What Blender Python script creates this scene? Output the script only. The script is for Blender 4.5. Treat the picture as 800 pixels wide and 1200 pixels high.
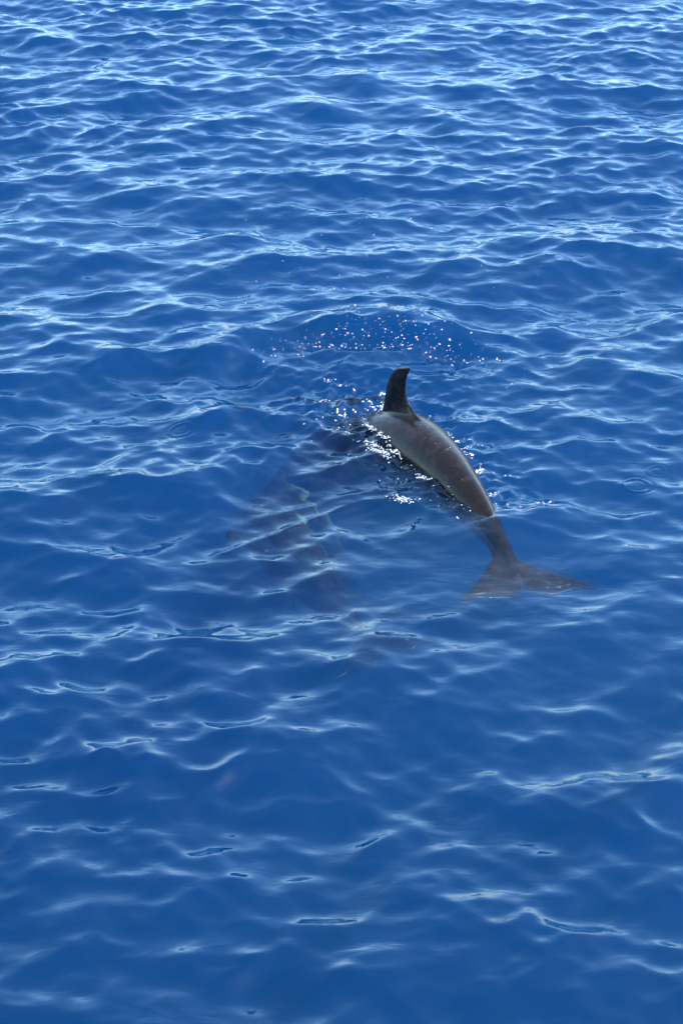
import bpy, math, random
import numpy as np
from mathutils import Vector

for o in list(bpy.data.objects):
    bpy.data.objects.remove(o, do_unlink=True)
scene = bpy.context.scene
col = scene.collection

# ------------------------------------------------------------------ camera
H, PITCH, FPX = 4.86, math.radians(27.5), 2500.0
cam_d = bpy.data.cameras.new('camera')
cam = bpy.data.objects.new('camera', cam_d)
col.objects.link(cam)
cam.location = (0.0, -2.40, H)
cam.rotation_euler = (math.pi / 2 - PITCH, 0, 0)
cam_d.sensor_fit = 'VERTICAL'
cam_d.sensor_height = 36.0
cam_d.lens = 36.0 * FPX / 1200.0
cam_d.clip_end = 5000
cam_d.clip_start = 0.05
scene.camera = cam

# ------------------------------------------------------------------ sky, sun
SUN_AZ = math.radians(98)      # from +Y towards +X
SUN_EL = math.radians(54)
world = bpy.data.worlds.new('World')
scene.world = world
world.use_nodes = True
nt = world.node_tree
nt.nodes.clear()
out = nt.nodes.new('ShaderNodeOutputWorld')
bg = nt.nodes.new('ShaderNodeBackground')
sky = nt.nodes.new('ShaderNodeTexSky')
sky.sky_type = 'NISHITA'
sky.sun_disc = False
sky.sun_elevation = SUN_EL
sky.sun_rotation = SUN_AZ
sky.air_density = 1.0
sky.dust_density = 0.5
sky.ozone_density = 4.0
bg.inputs['Strength'].default_value = 0.15
nt.links.new(sky.outputs[0], bg.inputs[0])
nt.links.new(bg.outputs[0], out.inputs[0])

sd = bpy.data.lights.new('sun', 'SUN')
sd.energy = 2.0
sd.angle = math.radians(0.5)
sd.color = (1.0, 0.95, 0.88)
sun = bpy.data.objects.new('sun', sd)
col.objects.link(sun)
sdir = Vector((math.sin(SUN_AZ) * math.cos(SUN_EL), math.cos(SUN_AZ) * math.cos(SUN_EL), math.sin(SUN_EL)))
sun.rotation_euler = (-sdir).to_track_quat('-Z', 'Y').to_euler()
sun.location = sdir * 50

vs = scene.view_settings
vs.view_transform = 'Standard'
vs.look = 'None'
vs.gamma = 1.0
vs.exposure = 2.0
vs.use_curve_mapping = False
try:
    scene.cycles.volume_bounces = 0
    scene.cycles.transparent_max_bounces = 16
    scene.cycles.max_bounces = 6
except Exception:
    pass

rng = np.random.default_rng(7)
random.seed(5)


def tag(o, label=None, cat=None, group=None, kind=None):
    for k, v in (('label', label), ('category', cat), ('group', group), ('kind', kind)):
        if v:
            o[k] = v
    return o


def mesh_np(name, verts, quads=None, tris=None):
    me = bpy.data.meshes.new(name)
    nq = 0 if quads is None else len(quads)
    ntr = 0 if tris is None else len(tris)
    me.vertices.add(len(verts))
    me.vertices.foreach_set('co', np.asarray(verts, np.float32).ravel())
    idx = []
    if nq:
        idx.append(np.asarray(quads, np.int32).ravel())
    if ntr:
        idx.append(np.asarray(tris, np.int32).ravel())
    idx = np.concatenate(idx)
    me.loops.add(len(idx))
    me.loops.foreach_set('vertex_index', idx)
    me.polygons.add(nq + ntr)
    starts = np.concatenate([np.arange(nq) * 4, nq * 4 + np.arange(ntr) * 3]).astype(np.int32)
    me.polygons.foreach_set('loop_start', starts)
    me.polygons.foreach_set('use_smooth', np.ones(nq + ntr, bool))
    me.update(calc_edges=True)
    me.validate()
    return me


# ------------------------------------------------------------------ materials
def new_mat(name):
    m = bpy.data.materials.new(name)
    m.use_nodes = True
    m.node_tree.nodes.clear()
    return m, m.node_tree.nodes, m.node_tree.links


def water_material():
    m, N, L = new_mat('sea_water')
    o = N.new('ShaderNodeOutputMaterial')
    fr = N.new('ShaderNodeFresnel'); fr.inputs['IOR'].default_value = 1.333
    gl = N.new('ShaderNodeBsdfGlossy'); gl.inputs['Roughness'].default_value = 0.06; gl.inputs['Color'].default_value = (0.78, 0.94, 1.0, 1)
    tr = N.new('ShaderNodeBsdfTransparent')
    rf = N.new('ShaderNodeBsdfRefraction'); rf.inputs['IOR'].default_value = 1.30; rf.inputs['Roughness'].default_value = 0.0
    mx0 = N.new('ShaderNodeMixShader'); mx0.inputs[0].default_value = 0.36
    L.new(tr.outputs[0], mx0.inputs[1]); L.new(rf.outputs[0], mx0.inputs[2])
    mx = N.new('ShaderNodeMixShader')
    L.new(fr.outputs[0], mx.inputs[0]); L.new(mx0.outputs[0], mx.inputs[1]); L.new(gl.outputs[0], mx.inputs[2])
    L.new(mx.outputs[0], o.inputs['Surface'])
    # capillary ripples, in patches
    tc = N.new('ShaderNodeTexCoord')
    mp = N.new('ShaderNodeMapping'); mp.inputs['Scale'].default_value = (0.55, 1.0, 1.0)
    L.new(tc.outputs['Object'], mp.inputs[0])
    n1 = N.new('ShaderNodeTexNoise'); n1.inputs['Scale'].default_value = 32; n1.inputs['Detail'].default_value = 2; n1.inputs['Distortion'].default_value = 0.6
    L.new(mp.outputs[0], n1.inputs['Vector'])
    n2 = N.new('ShaderNodeTexNoise'); n2.inputs['Scale'].default_value = 1.3; n2.inputs['Detail'].default_value = 2
    L.new(tc.outputs['Object'], n2.inputs['Vector'])
    mr = N.new('ShaderNodeMapRange'); mr.inputs[1].default_value = 0.42; mr.inputs[2].default_value = 0.72
    mr.inputs[3].default_value = 0.08; mr.inputs[4].default_value = 1.0
    L.new(n2.outputs[0], mr.inputs[0])
    mu = N.new('ShaderNodeMath'); mu.operation = 'MULTIPLY'
    L.new(n1.outputs[0], mu.inputs[0]); L.new(mr.outputs[0], mu.inputs[1])
    n4 = N.new('ShaderNodeTexNoise'); n4.inputs['Scale'].default_value = 11; n4.inputs['Detail'].default_value = 3; n4.inputs['Distortion'].default_value = 0.8
    L.new(mp.outputs[0], n4.inputs['Vector'])
    b1 = N.new('ShaderNodeBump'); b1.inputs['Strength'].default_value = 1.0; b1.inputs['Distance'].default_value = 0.0038
    L.new(n4.outputs[0], b1.inputs['Height'])
    bp = N.new('ShaderNodeBump'); bp.inputs['Strength'].default_value = 1.0; bp.inputs['Distance'].default_value = 0.0016
    L.new(mu.outputs[0], bp.inputs['Height']); L.new(b1.outputs[0], bp.inputs['Normal'])
    for n in (fr, gl, rf):
        L.new(bp.outputs[0], n.inputs['Normal'])
    # body of the water: blue scattering and absorption
    sc = N.new('ShaderNodeVolumeScatter'); sc.inputs['Color'].default_value = (0.001, 0.165, 0.84, 1); sc.inputs['Density'].default_value = 0.52
    ab = N.new('ShaderNodeVolumeAbsorption'); ab.inputs['Color'].default_value = (0.0, 0.66, 0.88, 1); ab.inputs['Density'].default_value = 0.86
    ad = N.new('ShaderNodeAddShader')
    L.new(sc.outputs[0], ad.inputs[0]); L.new(ab.outputs[0], ad.inputs[1])
    L.new(ad.outputs[0], o.inputs['Volume'])
    return m


def skin_material(name, back, flank, belly):
    m, N, L = new_mat(name)
    o = N.new('ShaderNodeOutputMaterial')
    p = N.new('ShaderNodeBsdfPrincipled')
    L.new(p.outputs[0], o.inputs[0])
    at = N.new('ShaderNodeAttribute'); at.attribute_name = 'tone'
    tc = N.new('ShaderNodeTexCoord')
    ns = N.new('ShaderNodeTexNoise'); ns.inputs['Scale'].default_value = 7; ns.inputs['Detail'].default_value = 6; ns.inputs['Roughness'].default_value = 0.6
    L.new(tc.outputs['Object'], ns.inputs['Vector'])
    ad = N.new('ShaderNodeMath'); ad.operation = 'MULTIPLY_ADD'
    ad.inputs[1].default_value = 0.08
    L.new(ns.outputs[0], ad.inputs[0]); L.new(at.outputs['Fac'], ad.inputs[2])
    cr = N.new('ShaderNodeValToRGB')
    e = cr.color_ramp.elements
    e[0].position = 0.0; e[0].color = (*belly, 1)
    e[1].position = 1.0; e[1].color = (0.006, 0.005, 0.004, 1)  # near-black end for the dorsal fin: its backlit shade put into the colour
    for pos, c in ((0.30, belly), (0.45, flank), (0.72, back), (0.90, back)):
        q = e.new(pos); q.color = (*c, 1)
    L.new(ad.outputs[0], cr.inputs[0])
    # pale nicks and scratches
    sc = N.new('ShaderNodeTexVoronoi'); sc.inputs['Scale'].default_value = 9; sc.feature = 'F1'
    L.new(tc.outputs['Object'], sc.inputs['Vector'])
    mr = N.new('ShaderNodeMapRange'); mr.inputs[1].default_value = 0.03; mr.inputs[2].default_value = 0.10; mr.inputs[3].default_value = 0.6; mr.inputs[4].default_value = 0.0
    L.new(sc.outputs['Distance'], mr.inputs[0])
    mx = N.new('ShaderNodeMix'); mx.data_type = 'RGBA'
    L.new(mr.outputs[0], mx.inputs[0]); L.new(cr.outputs[0], mx.inputs[6]); mx.inputs[7].default_value = (0.20, 0.18, 0.16, 1)
    n6 = N.new('ShaderNodeTexNoise'); n6.inputs['Scale'].default_value = 13; n6.inputs['Detail'].default_value = 7; n6.inputs['Roughness'].default_value = 0.65; n6.inputs['Distortion'].default_value = 0.7
    L.new(tc.outputs['Object'], n6.inputs['Vector'])
    m6 = N.new('ShaderNodeMapRange'); m6.inputs[1].default_value = 0.50; m6.inputs[2].default_value = 0.72; m6.inputs[3].default_value = 0.0; m6.inputs[4].default_value = 0.55
    L.new(n6.outputs[0], m6.inputs[0])
    mx6 = N.new('ShaderNodeMix'); mx6.data_type = 'RGBA'
    L.new(m6.outputs[0], mx6.inputs[0]); L.new(mx.outputs[2], mx6.inputs[6]); mx6.inputs[7].default_value = (0.050, 0.037, 0.022, 1)
    L.new(mx6.outputs[2], p.inputs['Base Color'])
    p.inputs['Roughness'].default_value = 0.38
    p.inputs['IOR'].default_value = 1.27
    p.inputs['Coat Weight'].default_value = 0.0
    p.inputs['Coat Roughness'].default_value = 0.16
    n5 = N.new('ShaderNodeTexNoise'); n5.inputs['Scale'].default_value = 9; n5.inputs['Detail'].default_value = 5
    L.new(tc.outputs['Object'], n5.inputs['Vector'])
    rr = N.new('ShaderNodeMapRange'); rr.inputs[1].default_value = 0.3; rr.inputs[2].default_value = 0.7; rr.inputs[3].default_value = 0.12; rr.inputs[4].default_value = 0.30
    L.new(n5.outputs[0], rr.inputs[0]); L.new(rr.outputs[0], p.inputs['Roughness'])
    n3 = N.new('ShaderNodeTexNoise'); n3.inputs['Scale'].default_value = 38; n3.inputs['Detail'].default_value = 4
    L.new(tc.outputs['Object'], n3.inputs['Vector'])
    bp = N.new('ShaderNodeBump'); bp.inputs['Strength'].default_value = 0.35; bp.inputs['Distance'].default_value = 0.004
    L.new(n3.outputs[0], bp.inputs['Height']); L.new(bp.outputs[0], p.inputs['Normal']); 
    return m


def simple_mat(name, colr, rough, trans=0.0):
    m, N, L = new_mat(name)
    o = N.new('ShaderNodeOutputMaterial')
    p = N.new('ShaderNodeBsdfPrincipled')
    L.new(p.outputs[0], o.inputs[0])
    tc = N.new('ShaderNodeTexCoord')
    ns = N.new('ShaderNodeTexNoise'); ns.inputs['Scale'].default_value = 60
    L.new(tc.outputs['Object'], ns.inputs['Vector'])
    cr = N.new('ShaderNodeValToRGB')
    cr.color_ramp.elements[0].color = (*[c * 0.85 for c in colr], 1)
    cr.color_ramp.elements[1].color = (*colr, 1)
    L.new(ns.outputs[0], cr.inputs[0]); L.new(cr.outputs[0], p.inputs['Base Color'])
    p.inputs['Roughness'].default_value = rough
    p.inputs['IOR'].default_value = 1.33
    p.inputs['Transmission Weight'].default_value = trans
    return m


M_WATER = water_material()
M_SKIN = skin_material('wet_dolphin_skin', (0.0120, 0.0085, 0.0058), (0.0060, 0.0058, 0.0042), (0.30, 0.29, 0.27))  # flank darker than back: shade on the lower side painted into the skin
M_SKIN2 = skin_material('submerged_dolphin_skin', (0.010, 0.008, 0.007), (0.03, 0.027, 0.023), (0.38, 0.40, 0.31))
M_EYE = simple_mat('eye_black', (0.01, 0.01, 0.01), 0.1)
M_FOAM = simple_mat('foam_white', (0.86, 0.88, 0.90), 0.45, 0.15)
M_DROP = simple_mat('droplet_water', (0.92, 0.93, 0.95), 0.06, 0.55)

# ------------------------------------------------------------------ dolphin spines (world points, tail to nose)
#            x      y      z     half height, half width
SPINE1 = np.array([
    (0.826, 6.385, -0.075, 0.022, 0.030),
    (0.800, 6.550, -0.066, 0.044, 0.038),
    (0.768, 6.700, -0.066, 0.062, 0.046),
    (0.728, 6.860, -0.060, 0.084, 0.062),
    (0.628, 7.140, -0.032, 0.128, 0.102),
    (0.490, 7.500, -0.040, 0.180, 0.156),
    (0.345, 7.830, -0.105, 0.215, 0.198),
    (0.150, 8.100, -0.262, 0.228, 0.216),
    (-0.050, 8.330, -0.430, 0.212, 0.205),
    (-0.230, 8.510, -0.670, 0.172, 0.168),
    (-0.345, 8.620, -0.800, 0.128, 0.122),
    (-0.395, 8.670, -0.865, 0.080, 0.078),
    (-0.435, 8.710, -0.915, 0.042, 0.048),
    (-0.490, 8.760, -0.985, 0.032, 0.038),
    (-0.505, 8.775, -1.005, 0.016, 0.020)])


def catmull(P, n):
    P = np.asarray(P, float)
    d = np.concatenate([[0], np.cumsum(np.linalg.norm(np.diff(P[:, :3], axis=0), axis=1))])
    m = np.zeros_like(P)
    m[1:-1] = (P[2:] - P[:-2]) / (d[2:] - d[:-2])[:, None]
    m[0] = (P[1] - P[0]) / (d[1] - d[0]); m[-1] = (P[-1] - P[-2]) / (d[-1] - d[-2])
    s = np.linspace(0, d[-1], n)
    i = np.clip(np.searchsorted(d, s, side='right') - 1, 0, len(P) - 2)
    h = (d[i + 1] - d[i]); t = ((s - d[i]) / h)[:, None]; h = h[:, None]
    return ((2 * t**3 - 3 * t**2 + 1) * P[i] + (t**3 - 2 * t**2 + t) * h * m[i]
            + (-2 * t**3 + 3 * t**2) * P[i + 1] + (t**3 - t**2) * h * m[i + 1]), s


class Builder:
    def __init__(self):
        self.v, self.f, self.n = [], [], 0

    def rings(self, rings):
        """closed loft through rings (k, seg, 3)"""
        R = np.asarray(rings, float); k, seg = R.shape[:2]
        b = self.n
        self.v.append(R.reshape(-1, 3)); self.n += k * seg
        for i in range(k - 1):
            for j in range(seg):
                a = b + i * seg + j; c = b + i * seg + (j + 1) % seg
                self.f.append((a, c, c + seg, a + seg))
        for i, flip in ((0, True), (k - 1, False)):
            self.v.append(R[i].mean(0)[None]); ci = self.n; self.n += 1
            for j in range(seg):
                a = b + i * seg + j; c = b + i * seg + (j + 1) % seg
                self.f.append((c, a, ci) if flip else (a, c, ci))


def frames(S, roll):
    T = np.gradient(S[:, :3], axis=0); T /= np.linalg.norm(T, axis=1)[:, None]
    up = np.array([0, 0, 1.0])
    U = up - (T @ up)[:, None] * T; U /= np.linalg.norm(U, axis=1)[:, None]
    Rt = np.cross(T, U)                      # to the animal's right
    c, s = np.cos(roll)[:, None], np.sin(roll)[:, None]
    return T, c * U + s * Rt, c * Rt - s * U  # positive roll leans the back towards its right


def make_dolphin(name, spine, roll_pts, fluke_bend, fin_s, mat, voxel, fluke_size=1.0, fluke_yaw=0.0):
    S, s = catmull(spine, 150)
    Ltot = s[-1]
    roll = np.interp(s / Ltot, [a for a, _ in roll_pts], [math.radians(b) for _, b in roll_pts])
    T, U, Rt = frames(S, roll)
    B = Builder()
    th = np.linspace(0, 2 * math.pi, 36, endpoint=False)
    rings = []
    for i in range(len(S)):
        hh, hw = S[i, 3], S[i, 4]
        sn, cs = np.sin(th), np.cos(th)
        f = s[i] / Ltot
        keel = max(0.0, 1 - f / 0.42)        # tail stock has a ridged back and belly
        wv = np.sign(sn) * np.abs(sn) ** (1 + 0.35 * keel)
        rings.append(S[i, :3] + np.outer(wv * hw, Rt[i]) + np.outer(cs * hh, U[i]))
    B.rings(rings)

    def at(sv):
        i = int(np.clip(np.searchsorted(s, sv), 1, len(s) - 1))
        return i

    def foil(le, te, axis_n, thick, seg=20):
        """flat lens section from leading to trailing edge"""
        c = (le + te) / 2; ch = (te - le) / 2
        a = np.linspace(0, 2 * math.pi, seg, endpoint=False)
        tprof = np.sin(a) * (0.78 - 0.22 * np.cos(a)) 
        return c + np.outer(np.cos(a), ch) + np.outer(tprof * thick, axis_n)

    # dorsal fin: leading edge curved back, falcate tip
    i0 = at(fin_s)
    o, t, u, r = S[i0, :3], T[i0], U[i0], Rt[i0]
    base = S[i0, 3]
    prof = [(-0.10, 0.250, -0.255, 0.062), (-0.03, 0.215, -0.215, 0.050), (0.00, 0.182, -0.172, 0.038), (0.03, 0.158, -0.140, 0.030), (0.07, 0.132, -0.112, 0.026), (0.105, 0.112, -0.104, 0.024),
            (0.14, 0.088, -0.108, 0.022), (0.175, 0.060, -0.124, 0.020), (0.205, 0.026, -0.150, 0.018), (0.228, -0.010, -0.178, 0.016), (0.243, -0.050, -0.192, 0.014), (0.252, -0.090, -0.186, 0.010)]
    B.rings([foil(o + u * (base + h) + t * a, o + u * (base + h) + t * b, r, w) for h, a, b, w in prof])

    # flukes
    o, t, u, r = S[0, :3], T[2], U[2], Rt[2]
    cy, sy = math.cos(fluke_yaw), math.sin(fluke_yaw)
    t, r = cy * t + sy * r, cy * r - sy * t
    for sgn in (-1, 1):
        secs = []
        for q, le, te, w in [(-0.035, 0.24, -0.05, 0.024), (0.0, 0.235, -0.075, 0.024), (0.04, 0.19, -0.125, 0.022), (0.09, 0.125, -0.150, 0.019),
                             (0.15, 0.045, -0.142, 0.017), (0.21, -0.022, -0.132, 0.015), (0.26, -0.072, -0.134, 0.013), (0.30, -0.112, -0.146, 0.012), (0.322, -0.138, -0.156, 0.010)]:
            z = fluke_bend[0 if sgn < 0 else 1] * max(q, 0) ** 1.6
            g = fluke_size
            c = o + r * sgn * q * g + u * z
            secs.append(foil(c + t * le * g, c + t * te * g, u, w))
        B.rings(secs if sgn > 0 else secs)

    # flippers
    i1 = at(Ltot * 0.735)
    o, t, u, r = S[i1, :3], T[i1], U[i1], Rt[i1]
    for sgn in (-1, 1):
        d = (r * sgn * 0.72 - u * 0.55 - t * 0.42); d /= np.linalg.norm(d)
        nrm = np.cross(t, d); nrm /= np.linalg.norm(nrm)
        root = o + r * sgn * S[i1, 4] * 0.7 - u * S[i1, 3] * 0.45
        secs = []
        for q, le, te, w in [(-0.06, 0.10, -0.08, 0.026), (0.03, 0.088, -0.070, 0.022), (0.12, 0.058, -0.068, 0.018), (0.22, 0.008, -0.078, 0.014), (0.30, -0.042, -0.088, 0.011), (0.345, -0.078, -0.098, 0.009)]:
            c = root + d * q
            secs.append(foil(c + t * le, c + t * te, nrm, w))
        B.rings(secs)

    V = np.concatenate(B.v)
    base_z = 0.0
    me = bpy.data.meshes.new(name + '_raw')
    me.from_pydata(V.tolist(), [], B.f)
    import bmesh
    bm = bmesh.new(); bm.from_mesh(me)
    # split islands are closed; make every normal point outwards
    bmesh.ops.recalc_face_normals(bm, faces=bm.faces[:]); bm.to_mesh(me); bm.free()
    tmp = bpy.data.objects.new(name + '_raw', me); col.objects.link(tmp)
    md = tmp.modifiers.new('remesh', 'REMESH'); md.mode = 'VOXEL'; md.voxel_size = voxel; md.use_smooth_shade = True
    sm = tmp.modifiers.new('smooth', 'SMOOTH'); sm.factor = 0.5; sm.iterations = 11
    dg = bpy.context.evaluated_depsgraph_get()
    fin = bpy.data.meshes.new_from_object(tmp.evaluated_get(dg))
    bpy.data.objects.remove(tmp, do_unlink=True)
    fin.name = name
    n = len(fin.vertices)
    co = np.empty(n * 3, np.float32); fin.vertices.foreach_get('co', co); co = co.reshape(-1, 3)
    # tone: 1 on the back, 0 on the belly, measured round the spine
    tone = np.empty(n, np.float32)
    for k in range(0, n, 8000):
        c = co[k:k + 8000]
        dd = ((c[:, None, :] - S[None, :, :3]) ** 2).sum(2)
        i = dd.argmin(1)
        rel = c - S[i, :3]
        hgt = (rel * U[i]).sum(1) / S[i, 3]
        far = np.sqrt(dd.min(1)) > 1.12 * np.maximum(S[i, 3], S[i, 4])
        tv = np.minimum(0.48 + 0.36 * hgt, 0.84) + np.clip((hgt - 1.02) / 0.35, 0, 1) * 0.2 * (i > 30)  # last term pushes the fin to the painted-shade end of the ramp
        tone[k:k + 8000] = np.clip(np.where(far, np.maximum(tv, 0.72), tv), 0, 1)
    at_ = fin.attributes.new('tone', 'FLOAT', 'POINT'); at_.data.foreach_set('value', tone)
    # origin at the middle of the body
    org = S[75, :3].copy()
    fin.vertices.foreach_set('co', (co - org).astype(np.float32).ravel())
    fin.polygons.foreach_set('use_smooth', np.ones(len(fin.polygons), bool))
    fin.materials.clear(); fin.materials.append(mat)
    fin.update()
    ob = bpy.data.objects.new(name, fin); col.objects.link(ob); ob.location = org
    # eyes
    ie = at(Ltot * 0.905)
    for sgn in (-1, 1):
        R_ = []
        c = S[ie, :3] + Rt[ie] * sgn * S[ie, 4] * 0.95 - U[ie] * S[ie, 3] * 0.18
        for lat in np.linspace(-1.35, 1.35, 7):
            rr = 0.016 * math.cos(lat)
            a = np.linspace(0, 2 * math.pi, 12, endpoint=False)
            R_.append(c - org + Rt[ie] * sgn * 0.016 * math.sin(lat) + np.outer(np.cos(a) * rr * 1.3, T[ie]) + np.outer(np.sin(a) * rr, U[ie]))
        b2 = Builder(); b2.rings(R_)
        em = bpy.data.meshes.new('eye'); em.from_pydata(np.concatenate(b2.v).tolist(), [], b2.f); em.materials.append(M_EYE)
        em.polygons.foreach_set('use_smooth', np.ones(len(em.polygons), bool))
        eo = bpy.data.objects.new('eye', em); col.objects.link(eo); eo.parent = ob
    return ob, S, T, U, Rt


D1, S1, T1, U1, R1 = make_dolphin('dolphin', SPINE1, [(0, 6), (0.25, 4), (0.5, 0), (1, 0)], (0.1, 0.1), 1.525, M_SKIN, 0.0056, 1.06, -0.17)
tag(D1, 'dark brown grey dolphin arching its finned back out of the blue sea', 'dolphin')

SPINE2 = SPINE1.copy()
# the second animal swims alongside, deeper and flatter, rolled so that its pale flank shows
L1 = np.concatenate([[0], np.cumsum(np.linalg.norm(np.diff(SPINE1[:, :3], axis=0), axis=1))])
ts = L1 / L1[-1]
SPINE2[:, 0] = 0.17 - 0.66 * ts - 0.05 * np.sin(ts * 3.1)
SPINE2[:, 1] = 6.22 + 1.85 * ts
SPINE2[:, 2] = -0.35 - 0.18 * ts + 0.02 * np.sin(ts * math.pi)
SPINE2[:, 3:] *= 0.74
D2, S2, T2, U2, R2 = make_dolphin('dolphin', SPINE2, [(0, -8), (0.3, -30), (0.6, -62), (1, -62)], (0.0, 0.0), 1.15, M_SKIN2, 0.009, 0.85)
tag(D2, 'blurred dark dolphin with pale flank swimming wholly under the surface', 'dolphin')


# ------------------------------------------------------------------ the sea
def axis(fine0, fine1, step, mid0, mid1, mstep, far):
    """positions: fine inside, medium outside, growing to the horizon"""
    a = list(np.arange(fine0, fine1, step))
    st = step; x = a[-1]
    while x < far:
        st = st * 1.02 if st < mstep else (mstep if x < mid1 else st * 1.22)
        x += st; a.append(x)
    st = step; x = a[0]; b = []
    while x > -far:
        st = st * 1.02 if st < mstep else (mstep if x > mid0 else st * 1.22)
        x -= st; b.append(x)
    return np.array(b[::-1] + a)


gx = axis(-1.2, 1.6, 0.0095, -3.7, 3.5, 0.0145, 1500)
gy = axis(5.9, 9.7, 0.0095, 2.6, 17.6, 0.0145, 1500)
X, Y = np.meshgrid(gx, gy)
DX = np.maximum(np.gradient(gx)[None, :], np.gradient(gy)[:, None])
print('sea grid', X.shape)


def spectrum(n, l0, l1, main, spread, slope, power=0.0, seed=0):
    r = np.random.default_rng(seed)
    lam = np.exp(r.uniform(math.log(l0), math.log(l1), n))
    ang = main + spread * r.standard_normal(n)
    k = 2 * math.pi / lam
    a = (lam / l1) ** power
    a = a / np.sqrt((a ** 2).sum() / 2) * slope / k      # rms slope shared out over the set
    ph = r.uniform(0, 2 * math.pi, n)
    return list(zip(k * np.cos(ang), k * np.sin(ang), a, ph, lam))


PI = math.pi
comps = []
comps += spectrum(14, 1.1, 2.6, -PI / 2 + 0.15, 0.45, 0.078, 0.2, 3)
comps += spectrum(60, 0.32, 0.90, -PI / 2 - 0.05, 0.68, 0.138, 0.25, 11)
comps += spectrum(64, 0.14, 0.32, -PI / 2 + 0.0, 0.85, 0.122, 0.3, 21)
comps += spectrum(50, 0.065, 0.14, -PI / 2, 1.0, 0.060, 0.6, 31)
chop = 0.68
Z = np.zeros_like(X); OX = np.zeros_like(X); OY = np.zeros_like(X)
# waves come in groups: slow modulation of the short ones
G = 1.0 + 0.35 * np.sin(0.9 * X + 0.5 * Y + 0.7) * np.sin(1.1 * Y - 0.4 * X + 1.9)
# calmer sheet of water beside the tail
CALM = 1 - 0.68 * np.exp(-(((X - 0.68) / 0.55) ** 2 + ((Y - 6.42) / 0.42) ** 2))
for kx, ky, a, ph, lam in comps:
    ok = np.clip((lam / DX - 3.0) / 3.0, 0, 1)
    w = a * ok
    if lam < 0.4:
        w = w * G
    w = w * CALM
    A = kx * X + ky * Y + ph
    k = math.hypot(kx, ky)
    sA = np.sin(A)
    Z += w * np.cos(A)
    OX -= chop * w * kx / k * sA
    OY -= chop * w * ky / k * sA


def polar(cx, cy):
    dx, dy = X - cx, Y - cy
    return np.hypot(dx, dy), np.arctan2(dy, dx)


# swell raised by the dolphin: a curved ridge ahead of the fin, steep on the inside
rr, aa = polar(0.17, 8.33)
R0 = 0.94 + 0.05 * np.sin(3 * aa + 0.8)
d = rr - R0
prof = np.where(d < 0, np.exp(-(d / 0.10) ** 2), np.exp(-(d / 0.26) ** 2))
upm = np.exp(-((aa - 1.52) / 0.72) ** 2)
lfm = np.exp(-((np.abs(aa) - 2.75) / 0.40) ** 2)
Z += 0.120 * prof * upm + 0.045 * prof * lfm
Z -= 0.030 * np.exp(-((rr - 0.80) / 0.16) ** 2) * upm
# outer weaker rings of the same disturbance
for R_, am in ((1.42, 0.012), (0.62, 0.010)):
    Z += am * np.exp(-((rr - R_) / 0.09) ** 2) * np.exp(-((aa - 1.6) / 1.2) ** 2)
# water heaped over the shoulders just ahead of the fin
Z += 0.04 * np.exp(-(((X - 0.08) / 0.20) ** 2 + ((Y - 8.16) / 0.20) ** 2))


def ridge(p, q, amp, wd, soft=0.12):
    global Z
    p, q = np.array(p), np.array(q)
    L = np.linalg.norm(q - p); t = (q - p) / L
    u = (X - p[0]) * t[0] + (Y - p[1]) * t[1]
    v = -(X - p[0]) * t[1] + (Y - p[1]) * t[0]
    v = v + 0.03 * np.sin(u * 5)
    env = 1 / (1 + np.exp(-u / (soft * 0.4))) / (1 + np.exp((u - L) / soft))
    Z += amp * np.exp(-(v / wd) ** 2) * env


# wake lines
ridge((0.30, 7.10), (-0.52, 6.60), 0.014, 0.035)
ridge((0.22, 7.18), (-0.40, 6.86), 0.010, 0.035)
ridge((0.20, 7.55), (-0.50, 8.10), 0.020, 0.060)
ridge((0.80, 6.80), (1.25, 6.70), 0.008, 0.035)
ridge((0.70, 7.25), (1.15, 7.02), 0.012, 0.040)
ridge((0.60, 7.60), (1.10, 7.65), 0.014, 0.050)

# the tail stroke heaps water over the tail stock and leaves a hollow behind the flukes
Z += 0.026 * np.exp(-(((X - 0.78) / 0.45) ** 2 + ((Y - 6.80) / 0.20) ** 2))
Z -= 0.050 * np.exp(-(((X - 0.80) / 0.55) ** 2 + ((Y - 6.02) / 0.34) ** 2))

# broken water round the body
sp = S1[20:105:4, :2]
dmin = np.full(X.shape, 9.0)
box = (np.abs(X - 0.3) < 1.6) & (np.abs(Y - 7.9) < 1.8)
dm = dmin[box]
for pnt in sp:
    dm = np.minimum(dm, np.hypot(X[box] - pnt[0], Y[box] - pnt[1]))
dmin[box] = dm
chopm = np.exp(-(np.maximum(dmin - 0.12, 0) / 0.20) ** 2) + 0.40 * np.exp(-(rr / 0.85) ** 2)
chopm *= 1 / (1 + np.exp(-(Y - 6.98) / 0.06))
xs, ys, cm = X[box], Y[box], chopm[box]
zc = np.zeros_like(xs)
for kx, ky, a, ph, lam in spectrum(44, 0.045, 0.16, PI * 0.8, 1.5, 0.20, 0.5, 77):
    zc += a * np.cos(kx * xs + ky * ys + ph + 1.5 * np.sin(7 * xs + 5 * ys + ph))
Z[box] += zc * cm * 1.9

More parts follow.
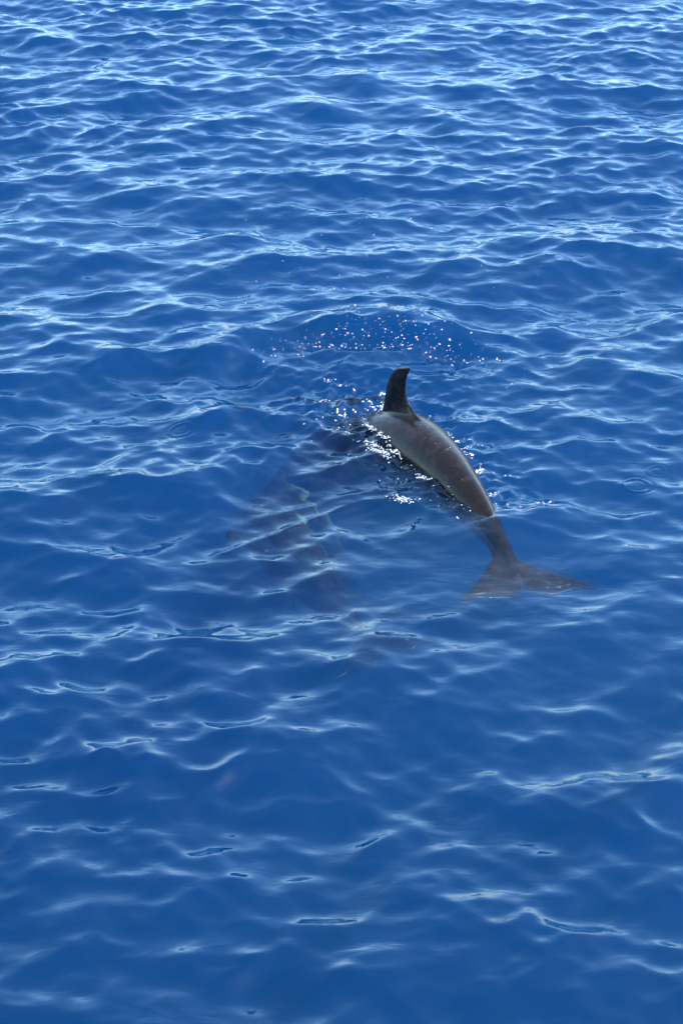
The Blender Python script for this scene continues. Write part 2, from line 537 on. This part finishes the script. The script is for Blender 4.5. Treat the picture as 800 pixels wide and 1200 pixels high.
# drip rings left by falling spray
rings = [(-0.86, 7.86, 0.060, 0.0042), (1.49, 7.24, 0.07, 0.0042), (1.62, 7.40, 0.05, 0.0022), (-0.62, 8.2, 0.05, 0.0012)]
rr_ = random.Random(12)
for _ in range(60):
    rings.append((rr_.gauss(0.05, 0.62), rr_.uniform(9.35, 11.4), rr_.uniform(0.03, 0.08), rr_.uniform(0.0012, 0.003)))
for _ in range(16):
    rings.append((rr_.gauss(-0.3, 0.5), rr_.uniform(8.6, 9.4), rr_.uniform(0.025, 0.05), rr_.uniform(0.001, 0.002)))
for cx, cy, R_, am in rings:
    i0, i1 = np.searchsorted(gx, [cx - 0.2, cx + 0.2]); j0, j1 = np.searchsorted(gy, [cy - 0.2, cy + 0.2])
    q = np.hypot(X[j0:j1, i0:i1] - cx, Y[j0:j1, i0:i1] - cy)
    Z[j0:j1, i0:i1] += am * np.cos((q - R_) * 2 * PI / 0.036) * np.exp(-((q - R_) / 0.024) ** 2)

ny, nx = X.shape
verts = np.stack([X + OX, Y + OY, Z], -1).reshape(-1, 3)
SEA = verts.reshape(ny, nx, 3)
ii = np.arange(ny * nx).reshape(ny, nx)
quads = np.stack([ii[:-1, :-1], ii[:-1, 1:], ii[1:, 1:], ii[1:, :-1]], -1).reshape(-1, 4)
# skirt and bed close the body of water
loop = np.concatenate([ii[0, :-1], ii[:-1, -1], ii[-1, :0:-1], ii[:0:-1, 0]])
low = verts[loop].copy(); low[:, 2] = -60
b0 = len(verts); nl = len(loop)
jl = np.arange(nl); jn = (jl + 1) % nl
sk = np.stack([loop[jl], b0 + jl, b0 + jn, loop[jn]], -1)
centre = np.array([[0, 0, -60.0]])
cap = np.stack([b0 + jn, b0 + jl, np.full(nl, b0 + nl)], -1)
sea_me = mesh_np('sea', np.concatenate([verts, low, centre]), np.concatenate([quads, sk]), cap)
sea_me.materials.append(M_WATER)
sea = bpy.data.objects.new('sea', sea_me); col.objects.link(sea)
tag(sea, 'deep blue rippled open sea', 'sea', kind='structure')


def sea_z(x, y):
    i = min(max(int(np.searchsorted(gx, x)), 1), nx - 2); j = min(max(int(np.searchsorted(gy, y)), 1), ny - 2)
    return float(Z[j, i])


# ------------------------------------------------------------------ spray and foam
def ico():
    p = (1 + 5 ** .5) / 2
    v = np.array([(-1, p, 0), (1, p, 0), (-1, -p, 0), (1, -p, 0), (0, -1, p), (0, 1, p), (0, -1, -p), (0, 1, -p), (p, 0, -1), (p, 0, 1), (-p, 0, -1), (-p, 0, 1)], float)
    v /= np.linalg.norm(v[0])
    f = np.array([(0, 11, 5), (0, 5, 1), (0, 1, 7), (0, 7, 10), (0, 10, 11), (1, 5, 9), (5, 11, 4), (11, 10, 2), (10, 7, 6), (7, 1, 8), (3, 9, 4), (3, 4, 2), (3, 2, 6), (3, 6, 8), (3, 8, 9), (4, 9, 5), (2, 4, 11), (6, 2, 10), (8, 6, 7), (9, 8, 1)])
    return v, f


IV, IF = ico()


def blobs(name, items, mat):
    V, F = [], []
    for k, (x, y, z, r, sx, sy, sz) in enumerate(items):
        a = random.uniform(0, 6.28); ca, sa = math.cos(a), math.sin(a)
        v = IV * (r * sx, r * sy, r * sz) * (1 + 0.15 * rng.standard_normal((12, 1)))
        v = np.stack([v[:, 0] * ca - v[:, 1] * sa, v[:, 0] * sa + v[:, 1] * ca, v[:, 2]], 1)
        V.append(v + (x, y, z)); F.append(IF + 12 * k)
    me = mesh_np(name, np.concatenate(V), None, np.concatenate(F))
    me.materials.append(mat)
    o = bpy.data.objects.new(name, me); col.objects.link(o)
    return o


# droplets sparkling over the raised ridge ahead of the fin
it = []
for _ in range(420):
    a = random.gauss(1.45, 0.52)
    r = random.gauss(0.80, 0.08)
    x, y = 0.17 + r * math.cos(a), 8.33 + r * math.sin(a)
    it.append((x, y, sea_z(x, y) + abs(random.gauss(0.005, 0.02)), random.choice((.0012, .0012, .0016, .0016, .002, .002, .0025, .003, .004, .0055)), random.uniform(.7, 1.8), 1, 0.8))
for _ in range(70):
    x, y = random.gauss(0.1, 0.6), random.uniform(9.3, 11.2)
    it.append((x, y, sea_z(x, y) + abs(random.gauss(0, 0.03)), random.choice((.0015, .002, .003, .004)), 1, 1, 1))
for _ in range(160):
    k = random.randint(25, 95); sd_ = random.choice((-1, -1, 1))
    w = S1[k, 4] + min(0.4, random.expovariate(9.0)) - 0.02
    x, y = S1[k, 0] + R1[k, 0] * sd_ * w, S1[k, 1] + R1[k, 1] * sd_ * w
    it.append((x, y, sea_z(x, y) + abs(random.gauss(0, 0.01)), random.choice((.0012, .0016, .002, .003, .0045)), random.uniform(.8, 1.6), 1, 0.6))
for _ in range(9):   # drops lying on the wet back
    k = random.randint(34, 74); a = random.gauss(-0.35, 0.55)
    pnt = S1[k, :3] + R1[k] * S1[k, 4] * math.sin(a) + U1[k] * S1[k, 3] * math.cos(a)
    it.append((pnt[0], pnt[1], pnt[2], random.choice((.002, .003, .004)), 1, 1, 0.5))
sp_o = blobs('spray_droplets', it, M_DROP)
tag(sp_o, 'scattered glinting spray droplets on the water around the dolphin fin', 'droplets', kind='stuff')

# foam along the waterline
it = []


def foam_at(x, y, n, spread, r0, r1, lift=0.004):
    for _ in range(n):
        px, py = x + random.gauss(0, spread), y + random.gauss(0, spread * 0.8)
        it.append((px, py, sea_z(px, py) + lift, random.uniform(r0, r1), 1.3, 1.0, 0.55))


line = {-1: [], 1: []}
for k in range(22, 84):
    c, rt, hw, hh = S1[k, :3], R1[k], S1[k, 4], S1[k, 3]
    for sd_ in (-1, 1):
        # where the flank meets the surface
        for a in np.linspace(0.15, 2.2, 60):
            pnt = c + rt * sd_ * hw * math.sin(a) + U1[k] * hh * math.cos(a)
            if pnt[2] < sea_z(pnt[0], pnt[1]) + 0.003:
                line[sd_].append((pnt, rt * sd_)); break
for sd_, runs in ((-1, ((0.40, 0.46), (0.62, 0.80), (0.86, 0.98))), (1, ((0.18, 0.22), (0.40, 0.44), (0.66, 0.74)))):
    n = len(line[sd_])
    for a, b in runs:
        for t in np.arange(a, b, 0.006):
            pnt, rt = line[sd_][min(int(t * n), n - 1)]
            q = pnt + rt * (0.012 + 0.02 * math.sin(t * 60 + sd_))
            foam_at(q[0], q[1], random.choice((0, 2, 4, 9)), 0.012, 0.0015, 0.0045)
foam_at(0.255, 8.12, 160, 0.026, 0.002, 0.006, 0.02)
foam_at(0.262, 8.28, 110, 0.026, 0.002, 0.006, 0.03)
foam_at(0.20, 8.14, 60, 0.045, 0.0015, 0.005, 0.008)
for x, y, n in ((0.27, 7.05, 26), (0.31, 7.03, 34), (0.35, 7.04, 16), (0.14, 7.66, 20), (0.17, 7.60, 40), (0.20, 7.54, 50), (0.23, 7.49, 30),
                (0.62, 7.62, 26), (0.64, 7.54, 20), (0.70, 7.42, 8), (1.0, 7.02, 10), (0.02, 8.02, 10), (-0.1, 8.15, 10), (0.0, 8.5, 14), (-0.08, 8.55, 12)):
    foam_at(x, y, n, 0.020, 0.0012, 0.0042)
fo = blobs('foam', it, M_FOAM)
tag(fo, 'white bubbly foam along the waterline of the arching dolphin', 'foam', kind='stuff')
